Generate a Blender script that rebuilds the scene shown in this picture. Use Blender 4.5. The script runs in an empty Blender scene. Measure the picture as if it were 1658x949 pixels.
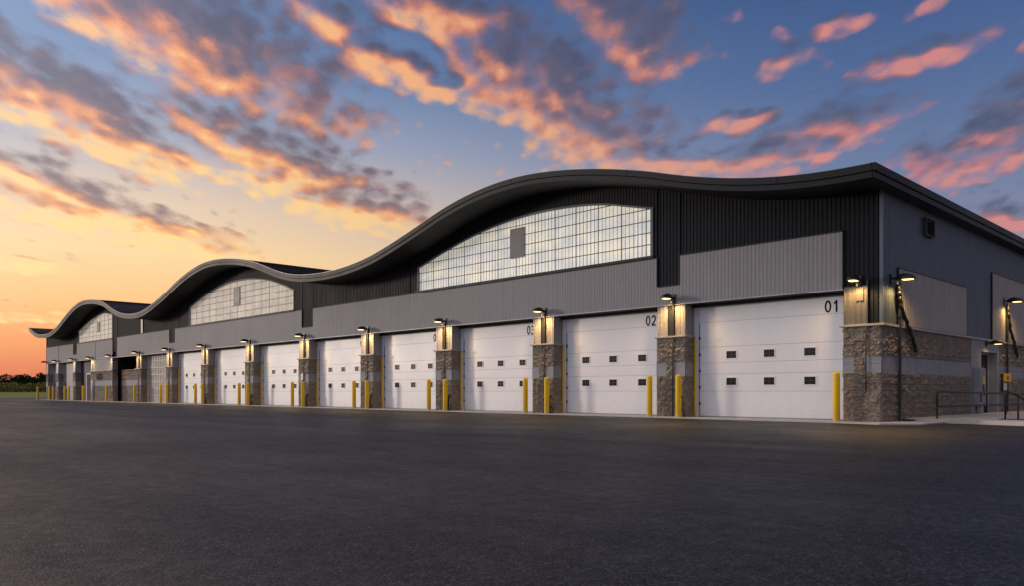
import bpy, bmesh, math, random
import numpy as np
from math import radians as rad

random.seed(7); RNG = np.random.default_rng(11)
scene = bpy.context.scene
col = scene.collection

# ------------------------------------------------------------------ helpers
def lin(r, g, b):
    f = lambda c: (c / 255 / 12.92) if c / 255 <= 0.04045 else ((c / 255 + 0.055) / 1.055) ** 2.4
    return (f(r), f(g), f(b), 1.0)

class NT:
    """small node-tree helper"""
    def __init__(self, tree): self.t = tree; self.n = tree.nodes; self.l = tree.links
    def new(self, kind, **kw):
        n = self.n.new(kind)
        for k, v in kw.items(): setattr(n, k, v)
        return n
    def put(self, sock, v):
        if hasattr(v, 'is_output') and v.is_output: self.l.new(v, sock)
        elif v is not None: sock.default_value = v
    def math(self, op, a, b=None, c=None, clamp=False):
        n = self.new('ShaderNodeMath', operation=op); n.use_clamp = clamp
        self.put(n.inputs[0], a)
        if b is not None: self.put(n.inputs[1], b)
        if c is not None: self.put(n.inputs[2], c)
        return n.outputs[0]
    def vmath(self, op, a, b=None, out=0):
        n = self.new('ShaderNodeVectorMath', operation=op)
        self.put(n.inputs[0], a)
        if b is not None:
            if op == 'SCALE': self.put(n.inputs[3], b)
            else: self.put(n.inputs[1], b)
        return n.outputs['Value'] if op in ('DOT_PRODUCT', 'LENGTH') else n.outputs[0]
    def comb(self, x, y, z=0.0):
        n = self.new('ShaderNodeCombineXYZ')
        for s, v in zip(n.inputs, (x, y, z)): self.put(s, v)
        return n.outputs[0]
    def noise(self, vec, scale, detail=4, rough=.55, dist=0.0, dim='3D'):
        n = self.new('ShaderNodeTexNoise', noise_dimensions=dim)
        self.put(n.inputs['Vector'], vec)
        n.inputs['Scale'].default_value = scale; n.inputs['Detail'].default_value = detail
        n.inputs['Roughness'].default_value = rough; n.inputs['Distortion'].default_value = dist
        return n.outputs['Fac']
    def ss(self, x, lo, hi):
        n = self.new('ShaderNodeMapRange', interpolation_type='SMOOTHSTEP')
        self.put(n.inputs[0], x); n.inputs[1].default_value = lo; n.inputs[2].default_value = hi
        return n.outputs[0]
    def lr(self, x, a, b, c, d):
        n = self.new('ShaderNodeMapRange'); self.put(n.inputs[0], x)
        for i, v in enumerate((a, b, c, d)): n.inputs[1 + i].default_value = v
        return n.outputs[0]
    def mix(self, f, a, b, mode='MIX'):
        n = self.new('ShaderNodeMix', data_type='RGBA', blend_type=mode)
        self.put(n.inputs[0], f); self.put(n.inputs[6], a); self.put(n.inputs[7], b)
        return n.outputs[2]
    def ramp(self, x, stops):
        n = self.new('ShaderNodeValToRGB'); self.put(n.inputs[0], x)
        e = n.color_ramp.elements
        while len(e) < len(stops): e.new(0.5)
        for el, (p, c) in zip(e, stops): el.position = p; el.color = c
        return n.outputs[0]

def material(name):
    m = bpy.data.materials.new(name); m.use_nodes = True
    t = NT(m.node_tree); b = t.n['Principled BSDF']
    return m, t, b

def pos(t): return t.new('ShaderNodeNewGeometry').outputs['Position']

def surf(name, c, rough=.5, metal=0.0, var=.12, vscale=1.2, bump=0.0, bscale=60, spec=.5, streak=0.0, rvar=.1, grime=0.0):
    """painted / plain surface with uneven tone, gloss and fine relief"""
    m, t, b = material(name)
    P = pos(t)
    n1 = t.noise(P, vscale, 5, .6)
    n2 = t.noise(P, vscale * 9, 4, .6)
    f = t.math('ADD', t.math('MULTIPLY', n1, .65), t.math('MULTIPLY', n2, .35))
    v = t.lr(f, .3, .7, 1 - var, 1 + var)
    if streak:
        sv = t.vmath('MULTIPLY', P, (7.0, 7.0, .35))
        s = t.noise(sv, 1.0, 5, .65)
        v = t.math('MULTIPLY', v, t.lr(s, .35, .75, 1.0 + streak * .3, 1.0 - streak))
    cc = t.vmath('SCALE', tuple(c[:3]), v)
    if grime:
        sz = t.new('ShaderNodeSeparateXYZ'); t.put(sz.inputs[0], P)
        g = t.math('MULTIPLY', t.ss(t.math('ADD', sz.outputs[2], t.math('MULTIPLY', n2, -1.1)), .25, -.55), grime)
        scuff = t.math('MULTIPLY', t.ss(t.noise(t.vmath('MULTIPLY', P, (3, 3, 14)), 1.0, 5, .7), .60, .74), grime * .6)
        cc = t.mix(t.math('MAXIMUM', g, scuff), cc, (.16, .14, .12, 1))
    t.put(b.inputs['Base Color'], cc)
    t.put(b.inputs['Roughness'], t.lr(f, .3, .7, rough - rvar, rough + rvar))
    b.inputs['Metallic'].default_value = metal
    b.inputs['Specular IOR Level'].default_value = spec
    if bump:
        bn = t.new('ShaderNodeBump'); bn.inputs['Strength'].default_value = 1.0; bn.inputs['Distance'].default_value = bump
        t.put(bn.inputs['Height'], t.noise(P, bscale, 4, .6)); t.put(b.inputs['Normal'], bn.outputs[0])
    return m

class MB:
    def __init__(self): self.v = []; self.f = []; self.m = []; self.sm = []
    def quad(self, pts, mi=0, smooth=False):
        i = len(self.v); self.v += [tuple(p) for p in pts]; self.f.append(tuple(range(i, i + len(pts)))); self.m.append(mi); self.sm.append(smooth)
    def box(self, x0, x1, y0, y1, z0, z1, mi=0):
        a = [(x0, y0, z0), (x1, y0, z0), (x1, y1, z0), (x0, y1, z0), (x0, y0, z1), (x1, y0, z1), (x1, y1, z1), (x0, y1, z1)]
        i = len(self.v); self.v += a
        for q in ((0, 3, 2, 1), (4, 5, 6, 7), (0, 1, 5, 4), (1, 2, 6, 5), (2, 3, 7, 6), (3, 0, 4, 7)):
            self.f.append(tuple(i + k for k in q)); self.m.append(mi); self.sm.append(False)
        return self
    def grid(self, P, mi=None, smooth=True, flip=False):
        """P: (n, m, 3) array"""
        n, m = P.shape[:2]; i0 = len(self.v)
        self.v += [tuple(p) for p in P.reshape(-1, 3).tolist()]
        for a in range(n - 1):
            for b in range(m - 1):
                q = (i0 + a * m + b, i0 + (a + 1) * m + b, i0 + (a + 1) * m + b + 1, i0 + a * m + b + 1)
                self.f.append(q[::-1] if flip else q)
                self.m.append(0 if mi is None else int(mi[a][b])); self.sm.append(smooth)
    def tube(self, pts, r, seg=10, mi=0, caps=True):
        pts = [np.array(p, float) for p in pts]; rr = r if hasattr(r, '__len__') else [r] * len(pts)
        i0 = len(self.v); up = None
        for k, p in enumerate(pts):
            d = (pts[min(k + 1, len(pts) - 1)] - pts[max(k - 1, 0)]); d /= np.linalg.norm(d)
            if up is None:
                up = np.array((0, 0, 1.)) if abs(d[2]) < .9 else np.array((1., 0, 0))
            a = np.cross(d, up); a /= np.linalg.norm(a); up = np.cross(a, d)
            for s in range(seg):
                t = 2 * math.pi * s / seg
                self.v.append(tuple(p + rr[k] * (math.cos(t) * a + math.sin(t) * up)))
        for k in range(len(pts) - 1):
            for s in range(seg):
                s2 = (s + 1) % seg
                self.f.append((i0 + k * seg + s, i0 + k * seg + s2, i0 + (k + 1) * seg + s2, i0 + (k + 1) * seg + s)); self.m.append(mi); self.sm.append(True)
        if caps:
            self.f.append(tuple(i0 + s for s in range(seg))[::-1]); self.m.append(mi); self.sm.append(False)
            e = i0 + (len(pts) - 1) * seg
            self.f.append(tuple(e + s for s in range(seg))); self.m.append(mi); self.sm.append(False)
        return self
    def mesh(self, name, mats, bevel=0.0):
        me = bpy.data.meshes.new(name)
        me.from_pydata(self.v, [], self.f)
        for mt in (mats if isinstance(mats, (list, tuple)) else [mats]): me.materials.append(mt)
        me.polygons.foreach_set('material_index', self.m)
        me.polygons.foreach_set('use_smooth', self.sm)
        if bevel:
            bm = bmesh.new(); bm.from_mesh(me)
            bmesh.ops.remove_doubles(bm, verts=bm.verts, dist=1e-5)
            es = [e for e in bm.edges if len(e.link_faces) == 2 and e.calc_face_angle(0) > .6]
            bmesh.ops.bevel(bm, geom=es, offset=bevel, segments=2, affect='EDGES', profile=.6)
            bm.to_mesh(me); bm.free()
        me.update(); return me
    def build(self, name, mats, parent=None, loc=(0, 0, 0), bevel=0.0, rz=0.0):
        return link(name, self.mesh(name, mats, bevel), parent, loc, rz)

def link(name, me, parent=None, loc=(0, 0, 0), rz=0.0):
    o = bpy.data.objects.new(name, me); col.objects.link(o)
    o.parent = parent; o.location = loc; o.rotation_euler = (0, 0, rz)
    return o
def tag(o, label=None, cat=None, group=None, kind=None):
    if label: o['label'] = label
    if cat: o['category'] = cat
    if group: o['group'] = group
    if kind: o['kind'] = kind
    return o
def thing(name, label, cat, loc=(0, 0, 0), group=None, rz=0.0):
    o = link(name, None, None, loc, rz); o.empty_display_size = .2
    return tag(o, label, cat, group)
def copy_tree(o, parent=None):
    c = o.copy(); col.objects.link(c); c.parent = parent
    for ch in list(o.children): copy_tree(ch, c)
    return c

# numpy value noise
_H = np.random.default_rng(3).random((256, 256))
def vnoise(x, y):
    xi = np.floor(x).astype(int); yi = np.floor(y).astype(int); fx = x - xi; fy = y - yi
    fx = fx * fx * (3 - 2 * fx); fy = fy * fy * (3 - 2 * fy)
    h = lambda a, b: _H[a % 256, b % 256]
    return (h(xi, yi) * (1 - fx) + h(xi + 1, yi) * fx) * (1 - fy) + (h(xi, yi + 1) * (1 - fx) + h(xi + 1, yi + 1) * fx) * fy
def fbm(x, y, o=4):
    s = 0; a = .5
    for k in range(o): s = s + a * vnoise(x * 2 ** k + 17 * k, y * 2 ** k + 31 * k); a *= .5
    return s
def facets(u, v, s, seed):
    """tilted chips: nearest jittered cell gives a sloped plane"""
    x = u / s; y = v / (s * .62); best = np.full(u.shape, 9e9); h = np.zeros(u.shape)
    xi = np.floor(x).astype(int); yi = np.floor(y).astype(int)
    for dx in (-1, 0, 1):
        for dy in (-1, 0, 1):
            cx = xi + dx; cy = yi + dy
            r = lambda k: _H[(cx * 7 + k * 13 + seed) % 256, (cy * 11 + k * 29 + seed * 3) % 256]
            px = cx + .15 + .7 * r(1); py = cy + .15 + .7 * r(2)
            d = (x - px) ** 2 + (y - py) ** 2
            hh = r(3) + (x - px) * (r(4) - .5) * 2.2 + (y - py) * (r(5) - .5) * 2.2
            h = np.where(d < best, hh, h); best = np.minimum(best, d)
    return h
def rock_height(u, v, seed):
    """split-face block relief in metres, running bond 0.6 x 0.26"""
    ch, cl = .205, .45
    row = np.floor(v / ch).astype(int); uu = u + (row % 2) * cl * .5 + seed * 1.37
    colm = np.floor(uu / cl).astype(int)
    fu = uu / cl - colm; fv = v / ch - row
    eu = np.minimum(fu, 1 - fu) * cl; ev = np.minimum(fv, 1 - fv) * ch
    edge = np.clip(np.minimum(eu, ev) / .035, 0, 1); edge = edge * (2 - edge)
    blk = _H[(colm * 5 + seed) % 256, (row * 9 + seed * 2) % 256]
    h = .014 + .022 * blk + .046 * (facets(u, v, .21, seed) - .3) + .022 * (facets(u + 5, v + 3, .09, seed + 9) - .4) + .02 * (fbm(u * 6, v * 6) - .45)
    return np.clip(h * .88, 0.002, .08) * (.3 + .7 * edge)

# ------------------------------------------------------------------ materials
def stone_mat(name, c, d):
    m, t, b = material(name); P = pos(t)
    n1 = t.noise(P, 2.2, 5, .6); n2 = t.noise(P, 14, 5, .65); n3 = t.noise(P, 90, 3, .6)
    f = t.math('ADD', t.math('MULTIPLY', n1, .4), t.math('MULTIPLY', n2, .6))
    cc = t.mix(t.ss(f, .36, .66), d, c)
    cc = t.mix(t.lr(n3, .55, .75, 0, .35), cc, (.36, .3, .22, 1))
    t.put(b.inputs['Base Color'], cc); b.inputs['Roughness'].default_value = .82
    b.inputs['Specular IOR Level'].default_value = .35
    bn = t.new('ShaderNodeBump'); bn.inputs['Distance'].default_value = .012
    t.put(bn.inputs['Height'], t.math('ADD', n2, t.math('MULTIPLY', n3, .4))); t.put(b.inputs['Normal'], bn.outputs[0])
    return m
M = {}
M['stone'] = stone_mat('split_face_stone', (.295, .245, .19, 1), (.16, .132, .102, 1))
M['block'] = surf('smooth_grey_block', (.27, .277, .29), .7, var=.22, vscale=2.5, bump=.004, bscale=50)
M['cap'] = surf('cast_stone_cap', (.42, .37, .32), .7, var=.2, vscale=3, bump=.003, bscale=80)
M['dark'] = surf('charcoal_siding', (.0125, .0145, .0195), .55, var=.18, vscale=.6, streak=.16, rvar=.06, spec=.12)
M['side'] = surf('slate_siding', (.092, .117, .146), .45, metal=.1, var=.2, vscale=.6, streak=.15, rvar=.06)
M['grey'] = surf('pale_grey_siding', (.265, .257, .258), .55, var=.10, vscale=.5, streak=.12, rvar=.05, spec=.3)
M['spale'] = surf('pale_side_siding', (.36, .335, .30), .5, var=.12, vscale=.5, streak=.15, spec=.3)
M['groove'] = surf('door_joint', (.42, .42, .44), .6)
M['corner'] = surf('dim_corner_siding', (.12, .11, .10), .42, var=.12, vscale=1, streak=.15)
M['pier'] = surf('pier_cladding', (.34, .31, .28), .42, var=.12, vscale=1, streak=.1)
M['trim'] = surf('dark_trim', (.028, .029, .033), .55, var=.2, vscale=2, spec=.2)
M['paletrim'] = surf('pale_trim', (.42, .42, .43), .42, var=.15, vscale=2)
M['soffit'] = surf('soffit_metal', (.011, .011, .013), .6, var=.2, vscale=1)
M['fascia'] = surf('fascia_metal', (.013, .0138, .0165), .5, var=.15, vscale=.4, rvar=.05, spec=.2)
M['roof'] = surf('roof_metal', (.02, .021, .027), .4, var=.2, vscale=.4)
M['white'] = surf('white_door_paint', (.78, .785, .80), .38, grime=.14, var=.025, vscale=.5, streak=.03, rvar=.05, bump=.0006, bscale=200)
M['jamb'] = surf('white_jamb_paint', (.66, .67, .69), .4, var=.08, vscale=2)
M['gdoor'] = surf('grey_door_paint', (.2, .195, .185), .45, var=.1, vscale=.7, streak=.1)
M['yellow'] = surf('safety_yellow', (.93, .56, .003), .42, grime=.3, var=.08, vscale=1.5, streak=.10, spec=.3, bump=.0006, bscale=150)
M['black'] = surf('black_metal', (.012, .012, .014), .45, var=.2, vscale=4)
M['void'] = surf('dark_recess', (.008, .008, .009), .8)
M['steel'] = surf('galvanised_steel', (.2, .205, .21), .4, metal=.6, var=.2, vscale=8)
M['rail'] = surf('rail_paint', (.04, .042, .047), .55, var=.2, vscale=6, spec=.2)
M['conc'] = surf('pale_concrete', (.5, .47, .43), .85, var=.2, vscale=1.5, bump=.004, bscale=40)
M['cabinet'] = surf('cabinet_paint', (.26, .27, .29), .45, var=.15, vscale=3)
M['copper'] = surf('rusty_pipe', (.22, .085, .035), .6, var=.3, vscale=6)
M['sticker'] = surf('pale_sticker', (.55, .6, .6), .3, var=.1, vscale=20)
M['ink'] = surf('black_lettering', (.008, .008, .009), .8, spec=.05)
M['leafdoor'] = surf('dark_door_paint', (.03, .032, .036), .65, spec=.12)
M['red'] = surf('red_lettering', (.4, .04, .02), .5)
M['ventp'] = surf('vent_panel_paint', (.19, .185, .19), .5, spec=.3)
M['louver'] = surf('louver_metal', (.045, .052, .062), .5)

def glass_mat():
    m, t, b = material('dark_vision_glass')
    t.put(b.inputs['Base Color'], (.012, .013, .014, 1)); b.inputs['Roughness'].default_value = .12
    b.inputs['Specular IOR Level'].default_value = .3
    return m
M['glass'] = glass_mat()

def pane_mat(name, c1, c2, em):
    """back-lit ribbed translucent panel"""
    m, t, b = material(name); P = pos(t)
    n = t.noise(t.vmath('MULTIPLY', P, (.55, .55, 1.1)), 1.0, 5, .6)
    n2 = t.noise(t.vmath('MULTIPLY', P, (9, 9, .5)), 1.0, 3, .6)
    f = t.ss(t.math('ADD', t.math('MULTIPLY', n, .6), t.math('MULTIPLY', n2, .4)), .38, .62)
    cc = t.mix(f, c2, c1)
    t.put(b.inputs['Base Color'], cc); b.inputs['Roughness'].default_value = .35
    t.put(b.inputs['Emission Color'], cc); b.inputs['Emission Strength'].default_value = em
    sx = t.new('ShaderNodeSeparateXYZ'); t.put(sx.inputs[0], P)
    w = t.math('SINE', t.math('MULTIPLY', sx.outputs[0], 2 * math.pi / .07))
    bn = t.new('ShaderNodeBump'); bn.inputs['Distance'].default_value = .006; bn.inputs['Strength'].default_value = .6
    t.put(bn.inputs['Height'], w); t.put(b.inputs['Normal'], bn.outputs[0])
    return m
M['pane'] = pane_mat('translucent_panel', (.88, .80, .62, 1), (.56, .59, .60, 1), .46)
M['panefar'] = pane_mat('translucent_panel_dim', (.76, .65, .50, 1), (.54, .48, .41, 1), .28)
M['panedoor'] = pane_mat('translucent_door_panel', (.42, .38, .33, 1), (.25, .25, .24, 1), .02)
M['muntin'] = surf('window_bar', (.14, .158, .175), .55, spec=.25)

def lens_mat():
    m, t, b = material('lit_lamp_lens')
    t.put(b.inputs['Base Color'], (.8, .7, .5, 1)); t.put(b.inputs['Emission Color'], (1, .64, .24, 1)); b.inputs['Emission Strength'].default_value = 3.0
    return m
M['lens'] = lens_mat()
M['lensoff'] = surf('unlit_lamp_lens', (.45, .43, .4), .3)

def asphalt_mat():
    m, t, b = material('worn_asphalt'); P = pos(t)
    big = t.noise(P, .07, 5, .6); mid = t.noise(P, .6, 6, .65)
    st = t.noise(t.vmath('MULTIPLY', P, (.05, .55, 1)), 1.0, 6, .65)
    fine = t.noise(P, 30, 4, .75); grit = t.noise(P, 95, 2, .6); lump = t.noise(P, 5, 5, .75)
    vor = t.new('ShaderNodeTexVoronoi'); vor.inputs['Scale'].default_value = 60; t.put(vor.inputs['Vector'], P)
    f = t.math('ADD', t.math('MULTIPLY', big, .40), t.math('ADD', t.math('MULTIPLY', mid, .25), t.math('MULTIPLY', st, .35)))
    c = t.mix(t.ss(f, .38, .62), (.0048, .0057, .0066, 1), (.0155, .0162, .0160, 1))
    c = t.vmath('SCALE', c, t.lr(lump, .3, .7, .6, 1.4))
    wear = t.noise(t.vmath('MULTIPLY', P, (.035, 1.6, 1)), 1.0, 4, .6)
    c = t.vmath('SCALE', c, t.lr(wear, .35, .68, .75, 1.45))
    bw = t.new('ShaderNodeSeparateColor'); t.put(bw.inputs[0], vor.outputs['Color'])
    stone = bw.outputs[0]; pick = t.math('MULTIPLY', t.ss(stone, .35, 1.0), t.ss(fine, .36, .62))
    c = t.mix(pick, c, (.082, .08, .08, 1))
    vor2 = t.new('ShaderNodeTexVoronoi'); vor2.inputs['Scale'].default_value = 21; t.put(vor2.inputs['Vector'], P)
    bw2 = t.new('ShaderNodeSeparateColor'); t.put(bw2.inputs[0], vor2.outputs['Color'])
    c = t.vmath('SCALE', c, t.lr(bw2.outputs[1], 0, 1, .55, 1.45))
    spk = t.math('MULTIPLY', t.ss(grit, .66, .74), .6)
    c = t.mix(spk, c, (.26, .235, .21, 1))
    t.put(b.inputs['Base Color'], c)
    t.put(b.inputs['Roughness'], t.math('ADD', t.lr(f, .38, .62, .64, .40), t.lr(lump, .3, .7, .08, -.08)))
    b.inputs['Specular IOR Level'].default_value = .34
    h = t.math('ADD', t.math('MULTIPLY', fine, .8), t.math('ADD', t.math('MULTIPLY', vor.outputs['Distance'], -.7), t.math('MULTIPLY', lump, .25)))
    bn = t.new('ShaderNodeBump'); bn.inputs['Distance'].default_value = .010; bn.inputs['Strength'].default_value = 1.0
    t.put(bn.inputs['Height'], h); t.put(b.inputs['Normal'], bn.outputs[0])
    return m
M['asphalt'] = asphalt_mat()

def grass_mat(name, a, c, sc):
    m, t, b = material(name); P = pos(t)
    f = t.math('ADD', t.math('MULTIPLY', t.noise(P, sc, 6, .65), .6), t.math('MULTIPLY', t.noise(P, sc * 20, 4, .6), .4))
    t.put(b.inputs['Base Color'], t.mix(t.ss(f, .35, .65), a, c)); b.inputs['Roughness'].default_value = .9
    b.inputs['Specular IOR Level'].default_value = .1
    return m
M['grass'] = grass_mat('mown_grass', (.15, .18, .022, 1), (.30, .30, .05, 1), .12)
M['shrub'] = grass_mat('shrub_leaves', (.17, .17, .045, 1), (.33, .29, .10, 1), .25)
M['leaf'] = grass_mat('dark_tree_leaves', (.014, .028, .007, 1), (.034, .05, .014, 1), .4)

# ------------------------------------------------------------------ roof profile (top edge of the eave, x -> z)
RP = [(-97.3, 8.55), (-95.6, 8.02), (-93.9, 7.64), (-91.6, 7.46), (-88.6, 7.46), (-85.6, 7.95), (-82.7, 8.80), (-79.8, 9.58), (-77.1, 9.98),
      (-74.6, 9.99), (-72.1, 9.77), (-69.8, 9.34), (-68., 8.75), (-66.1, 8.20), (-64.1, 7.87), (-62.1, 7.71), (-60.2, 7.72), (-58.1, 8.02),
      (-56.6, 8.36), (-55.2, 8.68), (-52.4, 9.48), (-50., 10.03), (-47.7, 10.36), (-45.6, 10.42), (-43.3, 10.26), (-41.1, 9.96), (-39.5, 9.62),
      (-38., 9.20), (-36.4, 8.70), (-35., 8.34), (-33.3, 8.05), (-31.8, 7.92), (-30.6, 7.87), (-29.4, 7.87), (-28.1, 7.93), (-25.7, 8.20),
      (-23.5, 8.67), (-21.4, 9.20), (-19.5, 9.70), (-17.7, 10.03), (-16., 10.20), (-14., 10.21), (-12.3, 10.05), (-10.6, 9.78), (-9.05, 9.45),
      (-7.6, 9.08), (-6.3, 8.68), (-5., 8.34), (-3.85, 8.09), (-2.75, 7.91), (-1.7, 7.79), (-.74, 7.73), (.19, 7.71), (.44, 7.71)]
rx = np.array([p[0] for p in RP]); rz_ = np.array([p[1] for p in RP])
def catmull(x):
    x = np.clip(np.atleast_1d(np.asarray(x, float)), rx[0], rx[-1])
    m = np.gradient(rz_, rx); i = np.clip(np.searchsorted(rx, x) - 1, 0, len(rx) - 2)
    h = rx[i + 1] - rx[i]; t = (x - rx[i]) / h
    return (2 * t**3 - 3 * t**2 + 1) * rz_[i] + (t**3 - 2 * t**2 + t) * h * m[i] + (-2 * t**3 + 3 * t**2) * rz_[i + 1] + (t**3 - t**2) * h * m[i + 1]
xs = np.linspace(-97.3, .44, 392); zs = catmull(xs)
k = np.exp(-np.linspace(-2, 2, 9) ** 2); k /= k.sum()
zpad = np.concatenate([2 * zs[0] - zs[4:0:-1], zs, 2 * zs[-1] - zs[-2:-6:-1]])
zs = np.convolve(zpad, k, 'valid')
TH = .36; OV = 1.68; DEPTH = 62.0; XL = -97.0
nrm = np.stack([-np.gradient(zs, xs), np.ones_like(xs)], 1); nrm /= np.linalg.norm(nrm, axis=1)[:, None]
def off(d):   # profile moved down its own normal
    return np.stack([xs - nrm[:, 0] * d, zs - nrm[:, 1] * d], 1)
low = off(TH); 
def eave_z(x):  # underside of the roof above a facade x
    return float(np.interp(x, low[:, 0], low[:, 1]))

B = thing('garage_building', 'long dark garage building with wavy roof, white numbered doors and stone piers', 'garage building')

def strip(mb, A, ya, Bp, yb, mi=0, smooth=True, flip=False):
    P = np.zeros((len(A), 2, 3)); P[:, 0, 0] = A[:, 0]; P[:, 0, 1] = ya; P[:, 0, 2] = A[:, 1]
    P[:, 1, 0] = Bp[:, 0]; P[:, 1, 1] = yb; P[:, 1, 2] = Bp[:, 1]
    mb.grid(P, smooth=smooth, flip=flip)
# roof sheet (top + soffit) with standing seams
mb = MB(); t0 = off(0.0); b0 = off(TH)
strip(mb, t0, -OV, t0, DEPTH)
# close ends
mb.quad([(t0[0, 0], -OV, t0[0, 1]), (t0[0, 0], DEPTH, t0[0, 1]), (b0[0, 0], DEPTH, b0[0, 1]), (b0[0, 0], -OV, b0[0, 1])])
mb.quad([(t0[-1, 0], -OV, t0[-1, 1]), (b0[-1, 0], -OV, b0[-1, 1]), (b0[-1, 0], DEPTH, b0[-1, 1]), (t0[-1, 0], DEPTH, t0[-1, 1])])
strip(mb, t0, DEPTH, b0, DEPTH, smooth=False)
for i in range(2, len(xs) - 2, 2):     # seams run front to back
    x, z = t0[i]; n = nrm[i]; a = .012
    tx, tz = n[1], -n[0]
    p = [(x - tx * a, z - tz * a), (x - tx * a + n[0] * .045, z - tz * a + n[1] * .045), (x + tx * a + n[0] * .045, z + tz * a + n[1] * .045), (x + tx * a, z + tz * a)]
    for q in range(3):
        mb.quad([(p[q][0], -OV + .05, p[q][1]), (p[q + 1][0], -OV + .05, p[q + 1][1]), (p[q + 1][0], DEPTH, p[q + 1][1]), (p[q][0], DEPTH, p[q][1])])
roof = mb.build('roof', M['roof'], B)
mb = MB(); strip(mb, b0, -OV + .02, b0, DEPTH, flip=True)
mb.build('soffit', M['soffit'], roof)
# fascia: two stepped bands with a shadow gap, along the wavy front and the straight right side
mb = MB()
def fband(d0, d1, y):
    A = off(d0); Bp = off(d1)
    strip(mb, A, y, Bp, y, smooth=True); strip(mb, A, y + .10, A, y, smooth=True); strip(mb, Bp, y, Bp, y + .10, smooth=True)
fband(-.035, .175, -OV - .075); fband(.195, TH + .01, -OV - .03)
zr = float(t0[-1, 1]); xr = float(t0[-1, 0])
mb.box(xr - .02, xr + .075, -OV - .075, DEPTH, zr - .175, zr + .035); mb.box(xr - .02, xr + .03, -OV - .03, DEPTH, zr - TH - .01, zr - .195)
zl = float(t0[0, 1]); xl = float(t0[0, 0])
mb.box(xl - .075, xl + .02, -OV - .075, DEPTH, zl - .175, zl + .035); mb.box(xl - .03, xl + .02, -OV - .03, DEPTH, zl - TH - .01, zl - .195)
# panel joints
for x in np.arange(-94, 0, 6.1):
    i = int(np.argmin(abs(xs - x))); A = off(-.037)[i]; Cc = off(.177)[i]
    mb.tube([(A[0], -OV - .077, A[1]), (Cc[0], -OV - .077, Cc[1])], .008, 6)
mb.build('fascia', M['fascia'], roof)
mb = MB()     # thin steel strip added on the very top to draw a bright rim halo
A = off(-.037); A2 = off(-.050)
strip(mb, A2, -OV - .085, A, -OV - .085); strip(mb, A2, -OV + .05, A2, -OV - .085)
mb.box(xr - .05, xr + .085, -OV - .085, DEPTH, zr + .037, zr + .050)
mb.build('rim_halo_strip', M['steel'], roof)

# ------------------------------------------------------------------ ribbed cladding
def corr(mb, u0, u1, zb, zt, place, depth=.019, pitch=.15):
    br = [u0, u1]
    k0 = math.floor(u0 / pitch) - 1
    for kk in range(k0, int(u1 / pitch) + 2):
        for fr in (0, .10, .42, .52): 
            u = (kk + fr) * pitch
            if u0 + .002 < u < u1 - .002: br.append(u)
    br = sorted(br); P = np.zeros((len(br), 2, 3))
    for i, u in enumerate(br):
        f = (u / pitch) % 1.0
        o = depth * (np.interp(f, [0, .10, .42, .52, 1], [0, 1, 1, 0, 0]))
        P[i, 0] = place(u, o, zb(u)); P[i, 1] = place(u, o, zt(u))
    mb.grid(P, smooth=False)
cst = lambda v: (lambda u: v)
frontp = lambda y: (lambda u, o, z: (u, y - o, z))
sidep = lambda x: (lambda u, o, z: (x + o, u, z))

# arched windows  (x left, x right, z bottom, arch points)
W = [dict(xl=-23.8, xr=-8.7, zb=6.38, arch=[(-23.8, 7.66), (-21.6, 8.25), (-19.6, 8.70), (-17.9, 8.97), (-16.2, 9.12), (-14.7, 9.15), (-13.3, 9.10), (-11.8, 8.96), (-10.8, 8.79), (-9.9, 8.57), (-8.7, 8.28)], vent=(-16.75, -15.85, 7.25, 8.62), pane='pane'),
     dict(xl=-54.15, xr=-37.1, zb=6.36, arch=[(-54.15, 7.88), (-52., 8.43), (-49.3, 8.94), (-46.7, 9.17), (-44.7, 9.18), (-42.7, 9.04), (-40.7, 8.74), (-38.8, 8.26), (-37.1, 7.72)], vent=(-46.1, -45.1, 7.3, 8.72), pane='panefar'),
     dict(xl=-84.3, xr=-73.1, zb=6.28, arch=[(-84.3, 7.60), (-81.2, 8.33), (-78.2, 8.80), (-75.8, 8.93), (-73.1, 8.66)], vent=(-78., -77.2, 7.1, 8.1), pane='panefar')]
def arch_z(w, x):
    px = np.array([p[0] for p in w['arch']]); pz = np.array([p[1] for p in w['arch']])
    m = np.gradient(pz, px); x = min(max(x, px[0]), px[-1]); i = int(np.clip(np.searchsorted(px, x) - 1, 0, len(px) - 2))
    h = px[i + 1] - px[i]; t = (x - px[i]) / h
    return float((2 * t**3 - 3 * t**2 + 1) * pz[i] + (t**3 - 2 * t**2 + t) * h * m[i] + (-2 * t**3 + 3 * t**2) * pz[i + 1] + (t**3 - t**2) * h * m[i + 1])

YD = .075       # dark siding plane
mb = MB(); cur = XL
for w in sorted(W, key=lambda w: w['xl']):
    corr(mb, cur, w['xl'], cst(4.9), lambda u: eave_z(u) + .03, frontp(YD))
    corr(mb, w['xl'], w['xr'], lambda u, w=w: arch_z(w, u), lambda u: eave_z(u) + .03, frontp(YD))
    cur = w['xr']
corr(mb, cur, -1.17, cst(4.9), lambda u: eave_z(u) + .03, frontp(YD))
corr(mb, -1.17, -.03, cst(3.15), lambda u: eave_z(u) + .03, frontp(YD))
mb.build('dark_siding', M['dark'], B)

# dark flashing where siding panels change, and the vertical corner trims
for x in (-24.55, -36.05, -34.72, -56.4, -8.5, -7.44, -72.95, -71.68, -86.05, -84.75):
    mb = MB(); mb.box(x - .035, x + .035, YD - .045, YD + .02, 5.1, eave_z(x) - .02)
    mb.build('flashing', M['dark'], B)
mb = MB(); mb.box(-.03, .075, YD - .06, YD + .04, 3.16, eave_z(0) + .02); mb.build('corner_trim', M['side'], B)
mb = MB(); mb.box(XL - .03, XL + .07, .0, .12, 0, eave_z(XL)); mb.build('corner_trim', M['trim'], B)
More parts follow.
